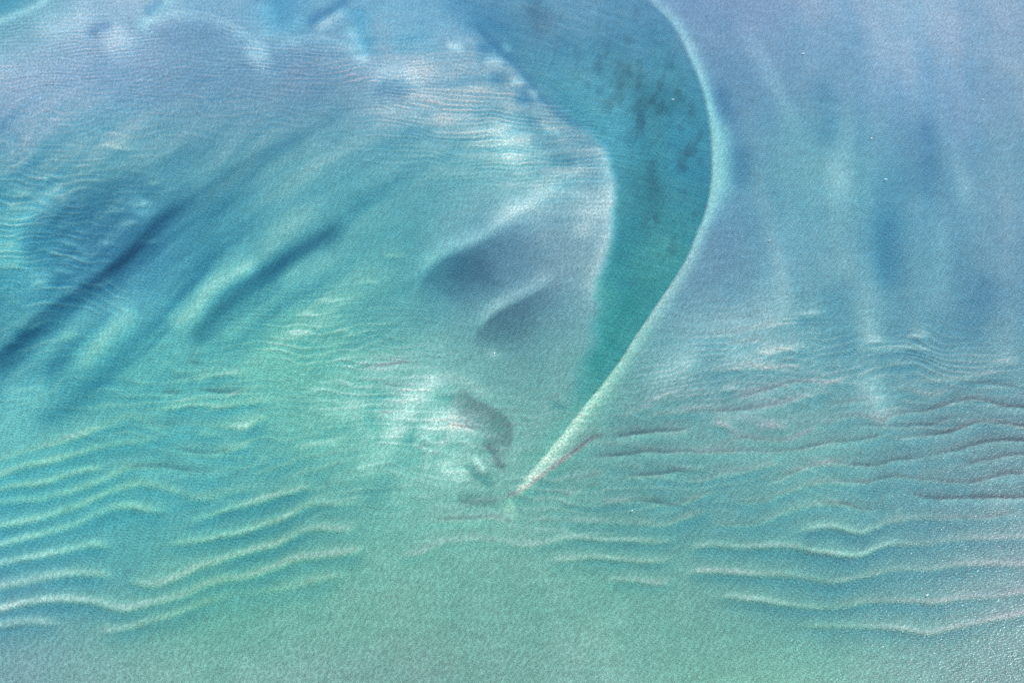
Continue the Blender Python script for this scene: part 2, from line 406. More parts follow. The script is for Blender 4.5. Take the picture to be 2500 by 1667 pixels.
stroke([(380, 415), (361, 423), (253, 462), (163, 508), (100, 545), (65, 610), (48, 665), (0, 705)], 24, 14, dz=0.22, silt_=0.15, dark_=0.08, taper=0.15)
stroke([(160, 440), (120, 480), (70, 525), (30, 560), (0, 575)], 9, 14, dz=-0.3, taper=0.2)
stroke([(360, 480), (340, 505), (325, 530)], 26, 26, dz=-0.3, taper=0.3)
stroke([(250, 720), (200, 760), (140, 830), (60, 890), (0, 940)], 10, 10, dz=-0.15, taper=0.2)
stroke([(0, 560), (40, 640), (90, 690), (130, 720)], 24, 30, dz=-0.35, taper=0.25)
stroke([(0, 960), (60, 955), (130, 960)], 24, 24, dz=-0.25, taper=0.3)
# short light crests of the left flat
for pts in ([(119, 584), (152, 590), (188, 602), (217, 608)], [(90, 611), (127, 617), (163, 631), (202, 635), (239, 644)], [(29, 635), (65, 644), (108, 648)],
            [(65, 691), (98, 696), (137, 695)], [(0, 836), (29, 832), (54, 823)], [(22, 792), (54, 799), (90, 792), (127, 781)], [(213, 698), (253, 693), (286, 677)],
            [(235, 593), (264, 597), (289, 593)], [(0, 470), (30, 468), (60, 474), (105, 472)], [(60, 440), (100, 438), (135, 430), (165, 436)], [(0, 512), (40, 508), (90, 505)],
            [(345, 453), (375, 450), (400, 447)], [(300, 500), (340, 502), (370, 495)], [(280, 550), (310, 548), (345, 541)], [(235, 358), (280, 362), (340, 366)],
            [(0, 546), (45, 540), (75, 528)], [(150, 720), (178, 712), (205, 715)], [(120, 655), (155, 664), (185, 668)], [(140, 818), (170, 822), (200, 814)], [(0, 745), (30, 735), (70, 742)],
            [(130, 560), (165, 552), (200, 556)], [(250, 520), (290, 515), (330, 520)], 
            [(690, 820), (730, 818), (770, 815)], [(700, 775), (740, 770), (790, 776)], [(760, 735), (800, 738), (850, 730)], [(800, 815), (840, 810), (870, 815)],
            [(860, 700), (890, 690), (930, 692)], [(920, 620), (960, 628), (1000, 620)], [(330, 585), (360, 590), (400, 586)]):
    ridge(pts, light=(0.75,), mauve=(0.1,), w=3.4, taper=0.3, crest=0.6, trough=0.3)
# --- long ridges at lower left
ridge([(-60, 1142), (0, 1122), (47, 1107), (108, 1089), (163, 1074), (217, 1056), (271, 1034), (311, 1020), (333, 1020), (361, 1034), (390, 1042), (427, 1036), (470, 1033), (524, 1036), (564, 1044), (597, 1044), (633, 1027), (669, 1015)],
      light=(0.5, 0.5, 0.7, 0.9, 1, 0.6, 0.5, 0.4, 0.5, 0.9, 0.7), mauve=(0, 0.3, 0.5, 0.5, 0.3, 0.2, 0.6, 0.6, 0.5, 0.1, 0))
ridge([(-60, 1180), (0, 1161), (54, 1140), (108, 1131), (163, 1116), (202, 1104), (253, 1089), (300, 1081), (347, 1078), (390, 1067), (434, 1064)], light=(1, 1, 1, 0.9, 0.8, 0.7, 0.4), mauve=(0.2,))
ridge([(-60, 1208), (0, 1195), (43, 1185), (90, 1181), (127, 1172), (163, 1160), (202, 1150), (235, 1146), (280, 1128)], light=(0.9, 1, 1, 0.8, 0.5), mauve=(0.1,))
ridge([(-60, 1236), (0, 1227), (54, 1221), (94, 1219), (130, 1210), (163, 1203), (202, 1190), (253, 1170), (289, 1154), (318, 1142), (347, 1138), (398, 1140), (452, 1147), (499, 1154), (542, 1152), (578, 1143)],
      light=(0.9, 0.9, 0.8, 0.9, 1, 0.9, 0.5, 0.3, 0.5, 0.6), mauve=(0, 0, 0, 0.1, 0.2, 0.4, 0.9, 0.9, 0.5, 0))
ridge([(-60, 1298), (0, 1283), (43, 1277), (90, 1266), (137, 1252), (181, 1239), (217, 1225), (246, 1210), (271, 1198), (307, 1189), (340, 1183), (380, 1187), (416, 1196), (463, 1210), (495, 1217), (524, 1214), (550, 1205), (597, 1192), (651, 1183)],
      light=(1, 1, 1, 1, 1, 0.9, 0.8, 0.8, 0.4, 0.3), mauve=(0.1, 0.1, 0.1, 0.2, 0.4, 0.4, 0.2, 0.1), w=5.5)
ridge([(-60, 1346), (0, 1331), (47, 1319), (98, 1306), (145, 1293), (181, 1281), (217, 1264), (246, 1250), (282, 1239), (318, 1237), (347, 1241), (380, 1246), (423, 1245)], light=(1, 1, 1, 1, 1, 0.9, 0.6), mauve=(0.15,), w=5.5)
ridge([(434, 1279), (470, 1270), (506, 1259), (542, 1246), (597, 1234), (651, 1217), (705, 1201), (741, 1189), (775, 1174)], light=(0.6, 0.8, 1, 1, 0.7), mauve=(0.1, 0.1, 0.3, 0.4))
ridge([(-60, 1388), (0, 1378), (54, 1366), (108, 1357), (155, 1346), (199, 1335), (224, 1330), (253, 1331), (289, 1337)], light=(1, 1, 1, 0.9, 0.6), mauve=(0.1,), w=5.5)
ridge([(390, 1330), (434, 1326), (488, 1319), (535, 1311), (578, 1302), (622, 1288), (669, 1274), (705, 1259), (738, 1241), (766, 1230), (803, 1230), (850, 1228), (894, 1219)], light=(0.6, 0.8, 1, 1, 1, 0.8, 0.6, 0.4), mauve=(0.1, 0.1, 0.2, 0.2, 0.1))
ridge([(-60, 1446), (0, 1434), (47, 1425), (94, 1415), (137, 1405), (174, 1400), (217, 1402), (260, 1405), (289, 1404)], light=(1, 1, 1, 1, 0.8), mauve=(0.2,), w=6)
ridge([(300, 1414), (347, 1427), (380, 1427), (409, 1420), (441, 1407), (477, 1389), (517, 1377), (560, 1362), (615, 1346), (669, 1330), (705, 1313), (734, 1299), (766, 1290), (806, 1292), (850, 1293), (897, 1277)], light=(0.7, 0.9, 1, 1, 1.1, 1.1, 1, 0.8, 0.6), mauve=(0.1, 0.2, 0.3, 0.4, 0.3, 0.2), w=5.5)
ridge([(-60, 1504), (0, 1489), (43, 1478), (87, 1469), (137, 1465), (188, 1467), (231, 1471), (268, 1481), (300, 1487), (336, 1481), (380, 1469), (434, 1456), (470, 1442), (495, 1429), (542, 1416), (597, 1409), (651, 1393), (687, 1380), (723, 1366), (777, 1357), (850, 1349), (905, 1333)],
      light=(1, 1, 1, 0.9, 1, 0.9, 0.9, 1, 1.1, 1.1, 0.9), mauve=(0.1, 0.15, 0.1, 0.1, 0.3, 0.3, 0.4, 0.4, 0.2), w=6, taper=0.07)
ridge([(-60, 1546), (0, 1530), (43, 1521), (87, 1518), (123, 1521), (163, 1527)], light=(0.7, 0.8, 0.7, 0.4), w=6)
ridge([(217, 1539), (260, 1541), (300, 1534), (343, 1523), (390, 1510), (441, 1494), (477, 1478), (517, 1465), (560, 1454), (615, 1447), (669, 1440), (716, 1431), (759, 1420), (795, 1411), (858, 1402)], light=(0.4, 0.65, 0.7, 0.6, 0.35, 0.4, 0.65, 0.6), mauve=(0.1,), w=6)
# dark spots and crests above them
ridge([(400, 922), (430, 924), (460, 924), (488, 922), (524, 915), (570, 912), (620, 915)], light=(0.3, 0.5, 0.9, 0.7, 0.5), mauve=(0.7, 0.9, 0.5, 0.2, 0.1), w=5)
ridge([(463, 947), (506, 955), (557, 959), (597, 957), (630, 948)], light=(0.3, 0.3, 0.5, 0.6), mauve=(0.6, 1, 1, 0.5), w=5)
ridge([(385, 958), (420, 960), (455, 960)], light=(0.2,), mauve=(0.7,), w=5, taper=0.3)
ridge([(361, 1002), (398, 1000), (441, 993), (481, 989), (524, 993), (578, 986), (633, 978), (680, 971)], light=(0.6, 0.9, 0.7, 0.6, 0.6), mauve=(0.1, 0.2, 0.3, 0.2))
ridge([(420, 1092), (445, 1099), (470, 1103), (513, 1107), (557, 1100), (593, 1089), (633, 1074)], light=(0.3, 0.3, 0.5, 0.8, 0.9, 0.6), mauve=(0.8, 1, 0.8, 0.4, 0.1))
ridge([(445, 882), (475, 886), (505, 889)], light=(0.1,), mauve=(0.6,), w=5, taper=0.3)
ridge([(470, 1060), (510, 1062), (550, 1058)], light=(0.7,), w=4, taper=0.3)
# --- upper left: arches, cusps and wedges
stroke([(325, 74), (361, 55), (398, 41), (441, 34), (488, 38), (535, 48), (578, 70), (615, 95), (645, 121)], 5, 14, dz=-0.13, silt_=-0.05, taper=0.15, name='sand_bank')
stroke([(360, 110), (430, 80), (500, 80), (560, 105)], 30, 30, dz=0.15, silt_=0.15, taper=0.3)
stroke([(430, -10), (400, 16), (376, 36), (350, 58), (322, 76)], 10, 10, dz=0.05, silt_=-0.25, taper=0.2)
stroke([(400, 0), (372, 20), (350, 40)], 9, 9, dz=0.4, silt_=0.1, taper=0.25)
stroke([(651, 124), (687, 109), (723, 98), (759, 91), (803, 99), (850, 113), (868, 137), (894, 156), (918, 176)], 5, 14, dz=-0.13, silt_=-0.05, taper=0.12, name='sand_bank')
stroke([(690, -40), (688, 0), (684, 40), (680, 75), (678, 100)], 36, 36, dz=0.5, silt_=-0.1, taper=0.02, taper2=0.35, amp=(1, 1, 0.8, 0.5))
stroke([(640, 0), (650, 50), (662, 90), (655, 112)], 18, 18, dz=-0.05, silt_=-0.2, taper=0.2)
stroke([(735, 30), (715, 70), (690, 100)], 16, 14, dz=-0.05, silt_=-0.15, taper=0.2)
stroke([(860, -10), (813, 22), (777, 43), (742, 68)], 10, 10, dz=0.45, silt_=0.25, taper=0.2)
stroke([(850, 20), (800, 55), (760, 80)], 9, 9, dz=-0.3, taper=0.25)
stroke([(600, 165), (625, 145), (648, 128), (672, 122)], 30, 26, dz=-0.3, silt_=-0.05, taper=0.4, name='sand_bank')
stroke([(235, 118), (265, 112), (289, 104), (312, 90), (330, 70)], 32, 28, dz=-0.26, silt_=-0.05, taper=0.4, name='sand_bank')
stroke([(60, 80), (120, 70), (170, 62), (215, 50), (250, 30)], 28, 28, dz=-0.2, taper=0.35)
stroke([(200, 90), (240, 72), (285, 55)], 8, 10, dz=0.3, silt_=0.2, taper=0.3)
stroke([(-20, 62), (0, 54), (36, 40), (80, 22), (130, -6)], 7, 7, dz=-0.3, taper=0.15)
stroke([(-30, 20), (20, 10), (50, -10)], 18, 14, dz=0.25, silt_=-0.15, taper=0.05)
stroke([(870, 10), (880, 60), (895, 110), (905, 140)], 18, 18, dz=0.35, silt_=-0.2, taper=0.2)
stroke([(850, 60), (862, 90), (878, 120), (900, 160)], 10, 12, dz=-0.15, silt_=-0.15, taper=0.2)
stroke([(940, 130), (1000, 100), (1080, 90)], 26, 20, dz=0.25, silt_=-0.1, taper=0.3)
stroke([(900, 215), (960, 225), (1010, 245)], 20, 20, dz=0.25, silt_=0.2, taper=0.3)
# --- right flat: long faint streaks
for pts, a, dz, s in (([(2150, 480), (2167, 550), (2163, 640), (2190, 730)], 30, 0.42, 0.12), ([(2440, 640), (2400, 740), (2360, 820), (2355, 880)], 40, 0.38, 0.12), ([(2030, 660), (2048, 713), (2048, 790), (2080, 880), (2100, 910)], 34, 0.38, 0.1),
                      ([(1990, 160), (2011, 217), (2030, 300), (2022, 343), (2020, 400)], 24, 0.35, 0.05), ([(2250, 260), (2260, 340), (2250, 440), (2240, 520)], 44, 0.22, 0.1), ([(1800, 340), (1810, 400), (1790, 470)], 22, 0.3, 0.12),
                      ([(1745, 200), (1765, 260), (1775, 320)], 18, 0.3, 0.12), ([(1700, 960), (1740, 870), (1680, 850)], 30, 0.15, 0.1)):
    stroke(pts, a, a, dz=dz, silt_=s, taper=0.3)
for pts, a, dz in (([(1915, 480), (1905, 600), (1896, 713), (1885, 800), (1860, 880)], 28, -0.14), ([(2105, 560), (2120, 690), (2122, 767), (2118, 860), (2125, 930)], 26, -0.14), ([(2090, 900), (2120, 945), (2150, 990), (2160, 1060)], 26, -0.26), ([(2030, 180), (2050, 260), (2060, 340), (2050, 440), (2045, 560)], 20, -0.2),
                   ([(1780, 20), (1830, 100), (1880, 190), (1930, 300), (1950, 400)], 16, -0.2), ([(2270, 250), (2310, 340), (2345, 440), (2370, 560)], 18, -0.22), ([(2270, 480), (2290, 600), (2285, 720), (2270, 820)], 24, -0.15), ([(1730, 868), (1830, 870), (1920, 874)], 18, -0.18),
                   ([(1600, 930), (1700, 860), (1800, 800), (1900, 770)], 40, -0.2), ([(1560, 950), (1640, 905), (1720, 890)], 20, -0.22)):
    stroke(pts, a, a, dz=dz, taper=0.35)
# --- ridges of the right flat: dark silt caught on the crests
for pts, li, ma in (
        ([(1476, 1062), (1512, 1066), (1566, 1060), (1620, 1053), (1675, 1051), (1708, 1043)], (0.3, 0.3, 0.5), (1, 1, 0.8, 0.8, 0.6)),
        ([(1440, 1116), (1494, 1113), (1548, 1107), (1602, 1105), (1675, 1105), (1722, 1105), (1795, 1103), (1867, 1103), (1921, 1100), (1975, 1092), (2030, 1081), (2084, 1076), (2120, 1071), (2156, 1060), (2185, 1047)], (0.3, 0.3, 0.5, 0.4, 0.5, 0.4), (0.6, 0.9, 0.8, 0.5, 0.6, 0.9, 1, 0.9, 0.5)),
        ([(1704, 819), (1758, 817), (1805, 812), (1849, 803), (1896, 796), (1950, 789)], (0.3, 0.3, 0.6), (0.3, 0.35, 0.2, 0)),
        ([(1715, 785), (1776, 781), (1831, 778), (1874, 770)], (0.2,), (0.35,)), ([(1925, 772), (1975, 769), (2022, 763)], (0.6,), (0,)), ([(1758, 845), (1802, 839), (1849, 834), (1881, 828)], (0.4,), (0.3,)),
        ([(1831, 864), (1885, 861), (1939, 855), (1986, 846)], (0.7,), (0.1,)), ([(1704, 911), (1758, 904), (1831, 901), (1885, 899), (1932, 901), (1975, 892)], (0.6, 0.6, 0.5), (0.1, 0.3, 0.2)),
        ([(2090, 835), (2130, 834), (2170, 836)], (0.7,), (0,)), ([(2200, 828), (2240, 822), (2280, 822)], (0.7,), (0,)), ([(2080, 851), (2150, 856), (2230, 852), (2290, 862)], (0.7, 0.5, 0.9), (0,)), ([(2410, 890), (2450, 886), (2500, 884)], (0.7,), (0,)),
        ([(2150, 892), (2200, 888), (2250, 884)], (0.6,), (0.1,)), ([(2200, 945), (2260, 930), (2340, 928), (2420, 912), (2500, 915)], (0.3, 0.5, 0.5), (0.1, 0.2)), ([(1758, 977), (1802, 973), (1849, 962), (1885, 951), (1921, 940), (1961, 933), (2011, 939), (2055, 935), (2102, 937)], (0.3, 0.4, 0.5, 0.8, 0.6), (0.3, 0.6, 0.7, 0.3, 0.1)),
        ([(1650, 1007), (1722, 1007), (1795, 1002), (1849, 998), (1896, 991), (1925, 982), (1957, 973), (1993, 962), (2030, 960), (2060, 966)], (0.3, 0.3, 0.3, 0.7, 0.9, 0.4), (0.2, 0.4, 0.8, 0.7, 0.2, 0)), ([(1993, 987), (2040, 986), (2084, 980), (2120, 975), (2149, 971)], (0.4,), (0.5,)),
        ([(2160, 960), (2220, 955), (2270, 968), (2310, 955), (2345, 940)], (0.4, 0.5, 0.7), (0.2, 0.4)), ([(2340, 940), (2380, 936), (2440, 942), (2500, 950)], (0.3,), (0.5, 0.6)),
        ([(1975, 1034), (2019, 1031), (2059, 1020), (2102, 1016), (2138, 1025), (2156, 1031), (2174, 1016), (2210, 1009), (2257, 1006), (2294, 995), (2330, 982), (2373, 977), (2409, 980), (2445, 993), (2500, 996), (2560, 992)], (0.5, 0.5, 0.6, 0.5, 0.4, 0.6, 0.3, 0.3), (0.4, 0.5, 0.5, 0.6, 0.8, 0.7, 0.8, 1, 1)),
        ([(1849, 1036), (1885, 1042), (1932, 1045)], (0.8,), (0.2,)), ([(1730, 1038), (1760, 1038), (1795, 1040)], (0.6,), (0.2,)), ([(1750, 953), (1780, 951), (1810, 953)], (0.7,), (0,)), ([(2066, 1042), (2120, 1040), (2185, 1043), (2265, 1038), (2319, 1024), (2355, 1016)], (0.3,), (0.6, 0.6, 0.5)),
        ([(1769, 1072), (1831, 1071), (1903, 1074), (1946, 1067), (1975, 1056), (2011, 1054)], (0.4, 0.4, 0.7), (0.6, 0.6, 0.4)),
        ([(2156, 1085), (2192, 1074), (2236, 1065), (2283, 1063), (2326, 1053), (2359, 1042), (2384, 1031), (2427, 1033), (2463, 1038), (2500, 1042), (2560, 1040)], (0.6, 0.5, 0.4, 0.7, 0.5, 0.3), (0.3, 0.6, 1, 0.8, 0.6, 0.9, 1)),
        ([(2246, 1114), (2301, 1107), (2355, 1096), (2391, 1085), (2427, 1078), (2500, 1076), (2560, 1080)], (0.4,), (0.5, 0.8, 0.9)),
        ([(1505, 1165), (1548, 1163), (1602, 1160), (1657, 1151), (1700, 1158)], (0.4,), (0.6, 0.9, 0.8)), ([(1367, 1219), (1403, 1201), (1440, 1189), (1494, 1176)], (0.5,), (0.5,)), ([(1385, 1180), (1421, 1169), (1461, 1161), (1500, 1140)], (0.4,), (0.4,)),
        ([(1650, 1169), (1704, 1174), (1733, 1169), (1769, 1156), (1813, 1151), (1852, 1142), (1896, 1134), (1921, 1131)], (0.5, 0.6, 0.8), (0.5, 0.5, 0.3)),
        ([(1849, 1174), (1896, 1174), (1921, 1163), (1957, 1147), (1993, 1138), (2030, 1133), (2077, 1134), (2131, 1138), (2163, 1131), (2185, 1123), (2228, 1120), (2272, 1113)], (0.5, 0.6, 0.7, 0.4, 0.5, 0.5), (0.5, 0.6, 0.5, 1, 1, 0.7)),
        ([(2330, 1147), (2359, 1138), (2391, 1127), (2427, 1122), (2463, 1114), (2500, 1109), (2560, 1104)], (0.4,), (0.6, 0.9)),
        ([(1349, 1230), (1403, 1227), (1447, 1225), (1494, 1225), (1548, 1225), (1591, 1227), (1638, 1232), (1657, 1230), (1686, 1221), (1722, 1205), (1758, 1196)], (0.3, 0.5, 0.6, 0.5, 0.3, 0.8, 0.7), (0.2, 0.2, 0.3, 0.9, 0.6, 0.7)),
        ([(1773, 1212), (1802, 1225), (1838, 1227), (1874, 1219), (1910, 1205), (1946, 1192), (1993, 1181), (2040, 1178), (2084, 1178), (2120, 1178), (2149, 1169), (2185, 1165), (2228, 1170), (2283, 1174), (2337, 1178), (2366, 1180), (2409, 1170), (2445, 1161), (2500, 1156), (2560, 1150)], (0.4, 0.6, 0.7, 0.6, 0.5, 0.5, 0.4, 0.4), (0.4, 0.5, 0.4, 0.8, 0.9, 0.5, 0.7, 0.8, 0.8)),
        ([(2192, 1205), (2218, 1203), (2246, 1212), (2283, 1216), (2337, 1216), (2409, 1216), (2463, 1217), (2500, 1214), (2560, 1212)], (0.3,), (0.4, 0.9, 0.9, 0.7)),
        ([(1367, 1277), (1411, 1272), (1458, 1272), (1512, 1273), (1566, 1279), (1602, 1283), (1631, 1279), (1675, 1264), (1686, 1259), (1722, 1245), (1751, 1237)], (0.5, 0.6, 0.6, 0.7, 0.9, 0.7), (0.2, 0.2, 0.4, 0.5, 0.6)),
        ([(1715, 1281), (1751, 1279), (1805, 1279), (1842, 1277), (1874, 1268), (1910, 1255), (1946, 1241), (1983, 1234), (2030, 1230), (2066, 1234), (2113, 1245), (2142, 1241), (2174, 1236)], (0.6, 0.5, 0.7, 0.8, 0.5, 0.6), (0.3, 0.6, 0.3, 0.5, 0.8, 0.5)),
        ([(1027, 1273), (1078, 1270), (1132, 1268), (1168, 1268), (1197, 1263), (1241, 1275), (1277, 1281)], (0.4,), (0.3, 0.7, 0.6, 0.6)),
        ([(955, 1360), (988, 1355), (1027, 1349), (1060, 1335), (1096, 1322), (1132, 1319), (1168, 1317), (1223, 1324), (1259, 1331), (1302, 1330), (1342, 1324), (1382, 1315), (1421, 1313), (1476, 1319), (1530, 1320), (1584, 1324), (1620, 1322), (1657, 1311)], (0.5, 0.6, 0.4, 0.3, 0.5, 0.75, 0.75, 0.75, 0.6), (0.2, 0.2, 0.2, 0.1, 0.2, 0.2)),
        ([(1320, 1371), (1367, 1369), (1403, 1366), (1447, 1362), (1494, 1364), (1541, 1369), (1584, 1373), (1620, 1369), (1660, 1354)], (0.5, 0.75, 0.8, 0.75, 0.5), (0.1, 0.2)),
        ([(1458, 1415), (1505, 1416), (1548, 1418), (1591, 1424), (1620, 1422), (1660, 1406)], (0.4, 0.65, 0.7, 0.5), (0.1, 0.3)),
        ([(1930, 1302), (1975, 1292), (2011, 1288), (2048, 1290), (2077, 1299), (2106, 1301), (2131, 1290), (2163, 1277), (2200, 1270), (2257, 1266), (2337, 1266), (2409, 1265), (2445, 1257), (2500, 1252)], (0.7, 1, 1, 0.8, 0.7, 0.7, 0.7), (0.1, 0.1, 0.1, 0.4, 0.5, 0.6)),
        ([(1668, 1346), (1693, 1337), (1733, 1331), (1787, 1335), (1849, 1335), (1903, 1333), (1950, 1337), (1983, 1346), (2019, 1351), (2066, 1357), (2102, 1355), (2131, 1344), (2163, 1331), (2210, 1328), (2257, 1328), (2301, 1321), (2355, 1315), (2427, 1315), (2500, 1313), (2560, 1312)], (0.8, 1, 1, 0.9, 1.1, 1, 0.7, 1.1, 0.9, 0.9), (0.3, 0.3, 0.4, 0.1, 0.1, 0.4, 0.3, 0.2)),
        ([(1660, 1404), (1715, 1396), (1777, 1398), (1838, 1402), (1896, 1402), (1939, 1407), (1983, 1416), (2030, 1420), (2073, 1416), (2113, 1407), (2156, 1396), (2210, 1389), (2265, 1389), (2312, 1382), (2373, 1378), (2500, 1380), (2560, 1382)], (0.9, 1.1, 0.9, 1.1, 1.1, 1, 0.9, 1.1, 0.9, 0.8), (0.3, 0.3, 0.4, 0.4, 0.4, 0.4, 0.2)),
        ([(1730, 1456), (1787, 1458), (1831, 1463), (1874, 1469), (1918, 1476), (1968, 1480), (2030, 1483), (2077, 1476), (2120, 1469), (2174, 1467), (2228, 1469), (2283, 1471), (2337, 1462), (2409, 1458), (2463, 1454), (2500, 1447), (2560, 1440)], (0.5, 0.8, 0.9, 0.9, 1, 1, 0.9, 1), (0.0, 0.1, 0.3, 0.5, 0.5, 0.4, 0.3, 0.3)),
        ([(1940, 1525), (2011, 1530), (2084, 1530), (2156, 1532), (2210, 1537), (2265, 1545), (2308, 1537), (2355, 1527), (2409, 1516), (2463, 1507), (2500, 1499), (2560, 1490)], (0.6, 0.8, 0.9, 1, 1, 1), (0.1, 0.2, 0.3, 0.3)),
        ([(1760, 992), (1700, 1000), (1620, 1010), (1560, 1024)][::-1], (0.5,), (0.2,)), ([(1500, 1030), (1560, 1002), (1630, 980), (1700, 962), (1760, 945)], (0.4,), (0.15,)), ([(1560, 990), (1620, 968), (1690, 940)], (0.5,), (0.0,))):
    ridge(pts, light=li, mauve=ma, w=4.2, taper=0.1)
# the seam of siltier sand between the two lower flats
stroke([(1680, 1240), (1668, 1320), (1672, 1400), (1662, 1480), (1655, 1560)], 12, 26, silt_=0.18, dz=-0.05, taper=0.2)
stroke([(2140, 1050), (2150, 1120), (2145, 1200), (2130, 1300)], 18, 24, silt_=0.12, dz=0.08, taper=0.25)

# fresh sand inside the bend
stroke([(1180, 560), (1260, 505), (1350, 462), (1440, 430), (1485, 425)], 22, 40, dz=-0.22, taper=0.3)
stroke([(1400, 600), (1440, 540), (1475, 470)], 30, 16, dz=-0.25, taper=0.3)
stroke([(760, 905), (820, 880), (900, 870), (980, 862)], 10, 14, dz=-0.22, taper=0.3)
stroke([(720, 960), (800, 940), (880, 925)], 9, 12, dz=-0.2, silt_=0.1, taper=0.3)
stroke([(770, 1010), (830, 1000), (900, 985)], 9, 12, dz=-0.22, taper=0.3)
stroke([(760, 1060), (820, 1050), (880, 1035)], 9, 14, dz=0.25, taper=0.3)
stroke([(700, 1090), (780, 1085), (860, 1070)], 8, 10, dz=-0.2, taper=0.3)
# [/features]

# ------------------------------------------------------------------ ripple fields (short sand ripples between the ridges)
def ripples(u0, v0, su, sv, lam, amp, tilt=0.0, warp=14.0, seed=1, rot=0.0, silt_=0.0):
    global depth, silt
    rr = np.where(np.abs(V - v0) < 3 * max(sv, su * abs(math.sin(rot)) + sv))[0]
    if len(rr) == 0:
        return
    rs = slice(rr[0], rr[-1] + 1)
    uu, vv = U[rs], VV[rs]
    c, s = math.cos(rot), math.sin(rot)
    a, b = (uu - u0) * c + (vv - v0) * s, -(uu - u0) * s + (vv - v0) * c
    m = np.exp(-0.5 * ((a / su) ** 2 + (b / sv) ** 2))
    n = fbm(uu / 190.0, vv / 130.0, seed, 3)
    ph = (vv + tilt * (uu - u0) + warp * n) / lam
    br = smooth(0.55 + 0.9 * fbm(uu / 120.0, vv / 16.0, seed + 40, 2))
    crest = (0.5 + 0.5 * np.sin(2 * math.pi * ph)) ** 2.4
    depth[rs] += 2.2 * amp * (0.36 - crest) * m * br
    silt[rs] += silt_ * (0.36 - crest) * m * br


# [ripples]
ripples(140, 75, 130, 45, 8.5, 0.30, 0.02, 10, 1)
ripples(250, 100, 90, 36, 9, 0.5, 0.08, 10, 2)
ripples(630, 145, 110, 36, 9, 0.5, -0.06, 10, 3)
ripples(500, 60, 120, 34, 9, 0.20, -0.02, 26, 4)
ripples(200, 200, 260, 60, 11, 0.26, 0.10, 22, 5)
ripples(520, 210, 220, 60, 11, 0.16, 0.05, 22, 6)
ripples(900, 190, 170, 60, 9.5, 0.34, 0.02, 18, 7)
ripples(1150, 300, 200, 90, 11, 0.52, -0.05, 18, 8)
ripples(1060, 150, 120, 50, 10, 0.26, 0.12, 16, 9)
ripples(1380, 400, 110, 60, 11, 0.4, 0.0, 16, 10)
ripples(60, 540, 120, 120, 17, 0.5, 0.02, 26, 11)
ripples(250, 470, 160, 80, 16, 0.26, 0.05, 22, 12)
ripples(760, 840, 190, 100, 15, 0.36, 0.04, 20, 13)
ripples(930, 930, 120, 80, 17, 0.42, 0.05, 20, 14)
ripples(1850, 830, 170, 70, 15, 0.30, 0.10, 22, 15)
ripples(2200, 880, 260, 60, 17, 0.34, 0.04, 24, 16)
ripples(1680, 930, 140, 50, 15, 0.24, 0.16, 18, 17)
ripples(2350, 1000, 160, 60, 19, 0.30, 0.05, 24, 18)
ripples(1000, 1080, 130, 90, 21, 0.26, 0.0, 26, 19)
ripples(760, 110, 90, 40, 9, 0.22, -0.1, 14, 20)
ripples(260, 330, 300, 120, 15, 0.20, 0.03, 26, 21)
ripples(620, 260, 260, 90, 13, 0.16, -0.02, 26, 22)
ripples(110, 640, 130, 170, 21, 0.5, -0.03, 34, 23)
ripples(420, 120, 200, 60, 10, 0.16, -0.04, 26, 24)
ripples(350, 990, 330, 80, 27, 0.28, 0.06, 34, 25)
ripples(650, 1150, 320, 110, 28, 0.26, 0.14, 34, 26)
ripples(1950, 1000, 480, 90, 23, 0.24, 0.07, 36, 27)
ripples(2000, 1180, 480, 110, 36, 0.18, 0.05, 40, 28)
ripples(1450, 1200, 200, 110, 30, 0.26, 0.04, 30, 29)
ripples(560, 960, 200, 70, 19, 0.24, 0.04, 26, 30)


def contour_ripples(pts, lam, reach, amp, seed):
    """ripples that run side by side with a bank, on the side below it"""
    r = along(pts, reach * 1.6)
    if r is None:
        return
    rs, cs, sd, T = r
    ph = (sd + 5.0 * fbm(U[rs, cs] / 90.0, VV[rs, cs] / 60.0, seed, 2)) / lam
    m = smooth(sd / 4.0) * np.exp(-0.5 * (sd / (0.6 * reach)) ** 2) * smooth(T / 0.15) * smooth((1 - T) / 0.15)
    br = smooth(0.6 + 0.8 * fbm(U[rs, cs] / 60.0, VV[rs, cs] / 14.0, seed + 3, 2))
    depth[rs, cs] += amp * (0.36 - (0.5 + 0.5 * np.cos(2 * math.pi * ph)) ** 2.4) * m * br


contour_ripples([(300, 88), (325, 74), (361, 55), (398, 41), (441, 34), (488, 38), (535, 48), (578, 70), (615, 95), (645, 121)], 9.0, 70, 0.42, 201)
contour_ripples([(651, 124), (687, 109), (723, 98), (759, 91), (803, 99), (850, 113), (868, 137), (894, 156), (918, 176)], 8.5, 60, 0.42, 202)
contour_ripples([(-40, 70), (0, 54), (36, 40), (80, 22), (130, -6)], 9.0, 60, 0.45, 203)
contour_ripples([(1560, 1024), (1620, 985), (1690, 945), (1760, 915), (1850, 890), (1960, 872)], 15.0, 70, 0.40, 204)
# [/ripples]

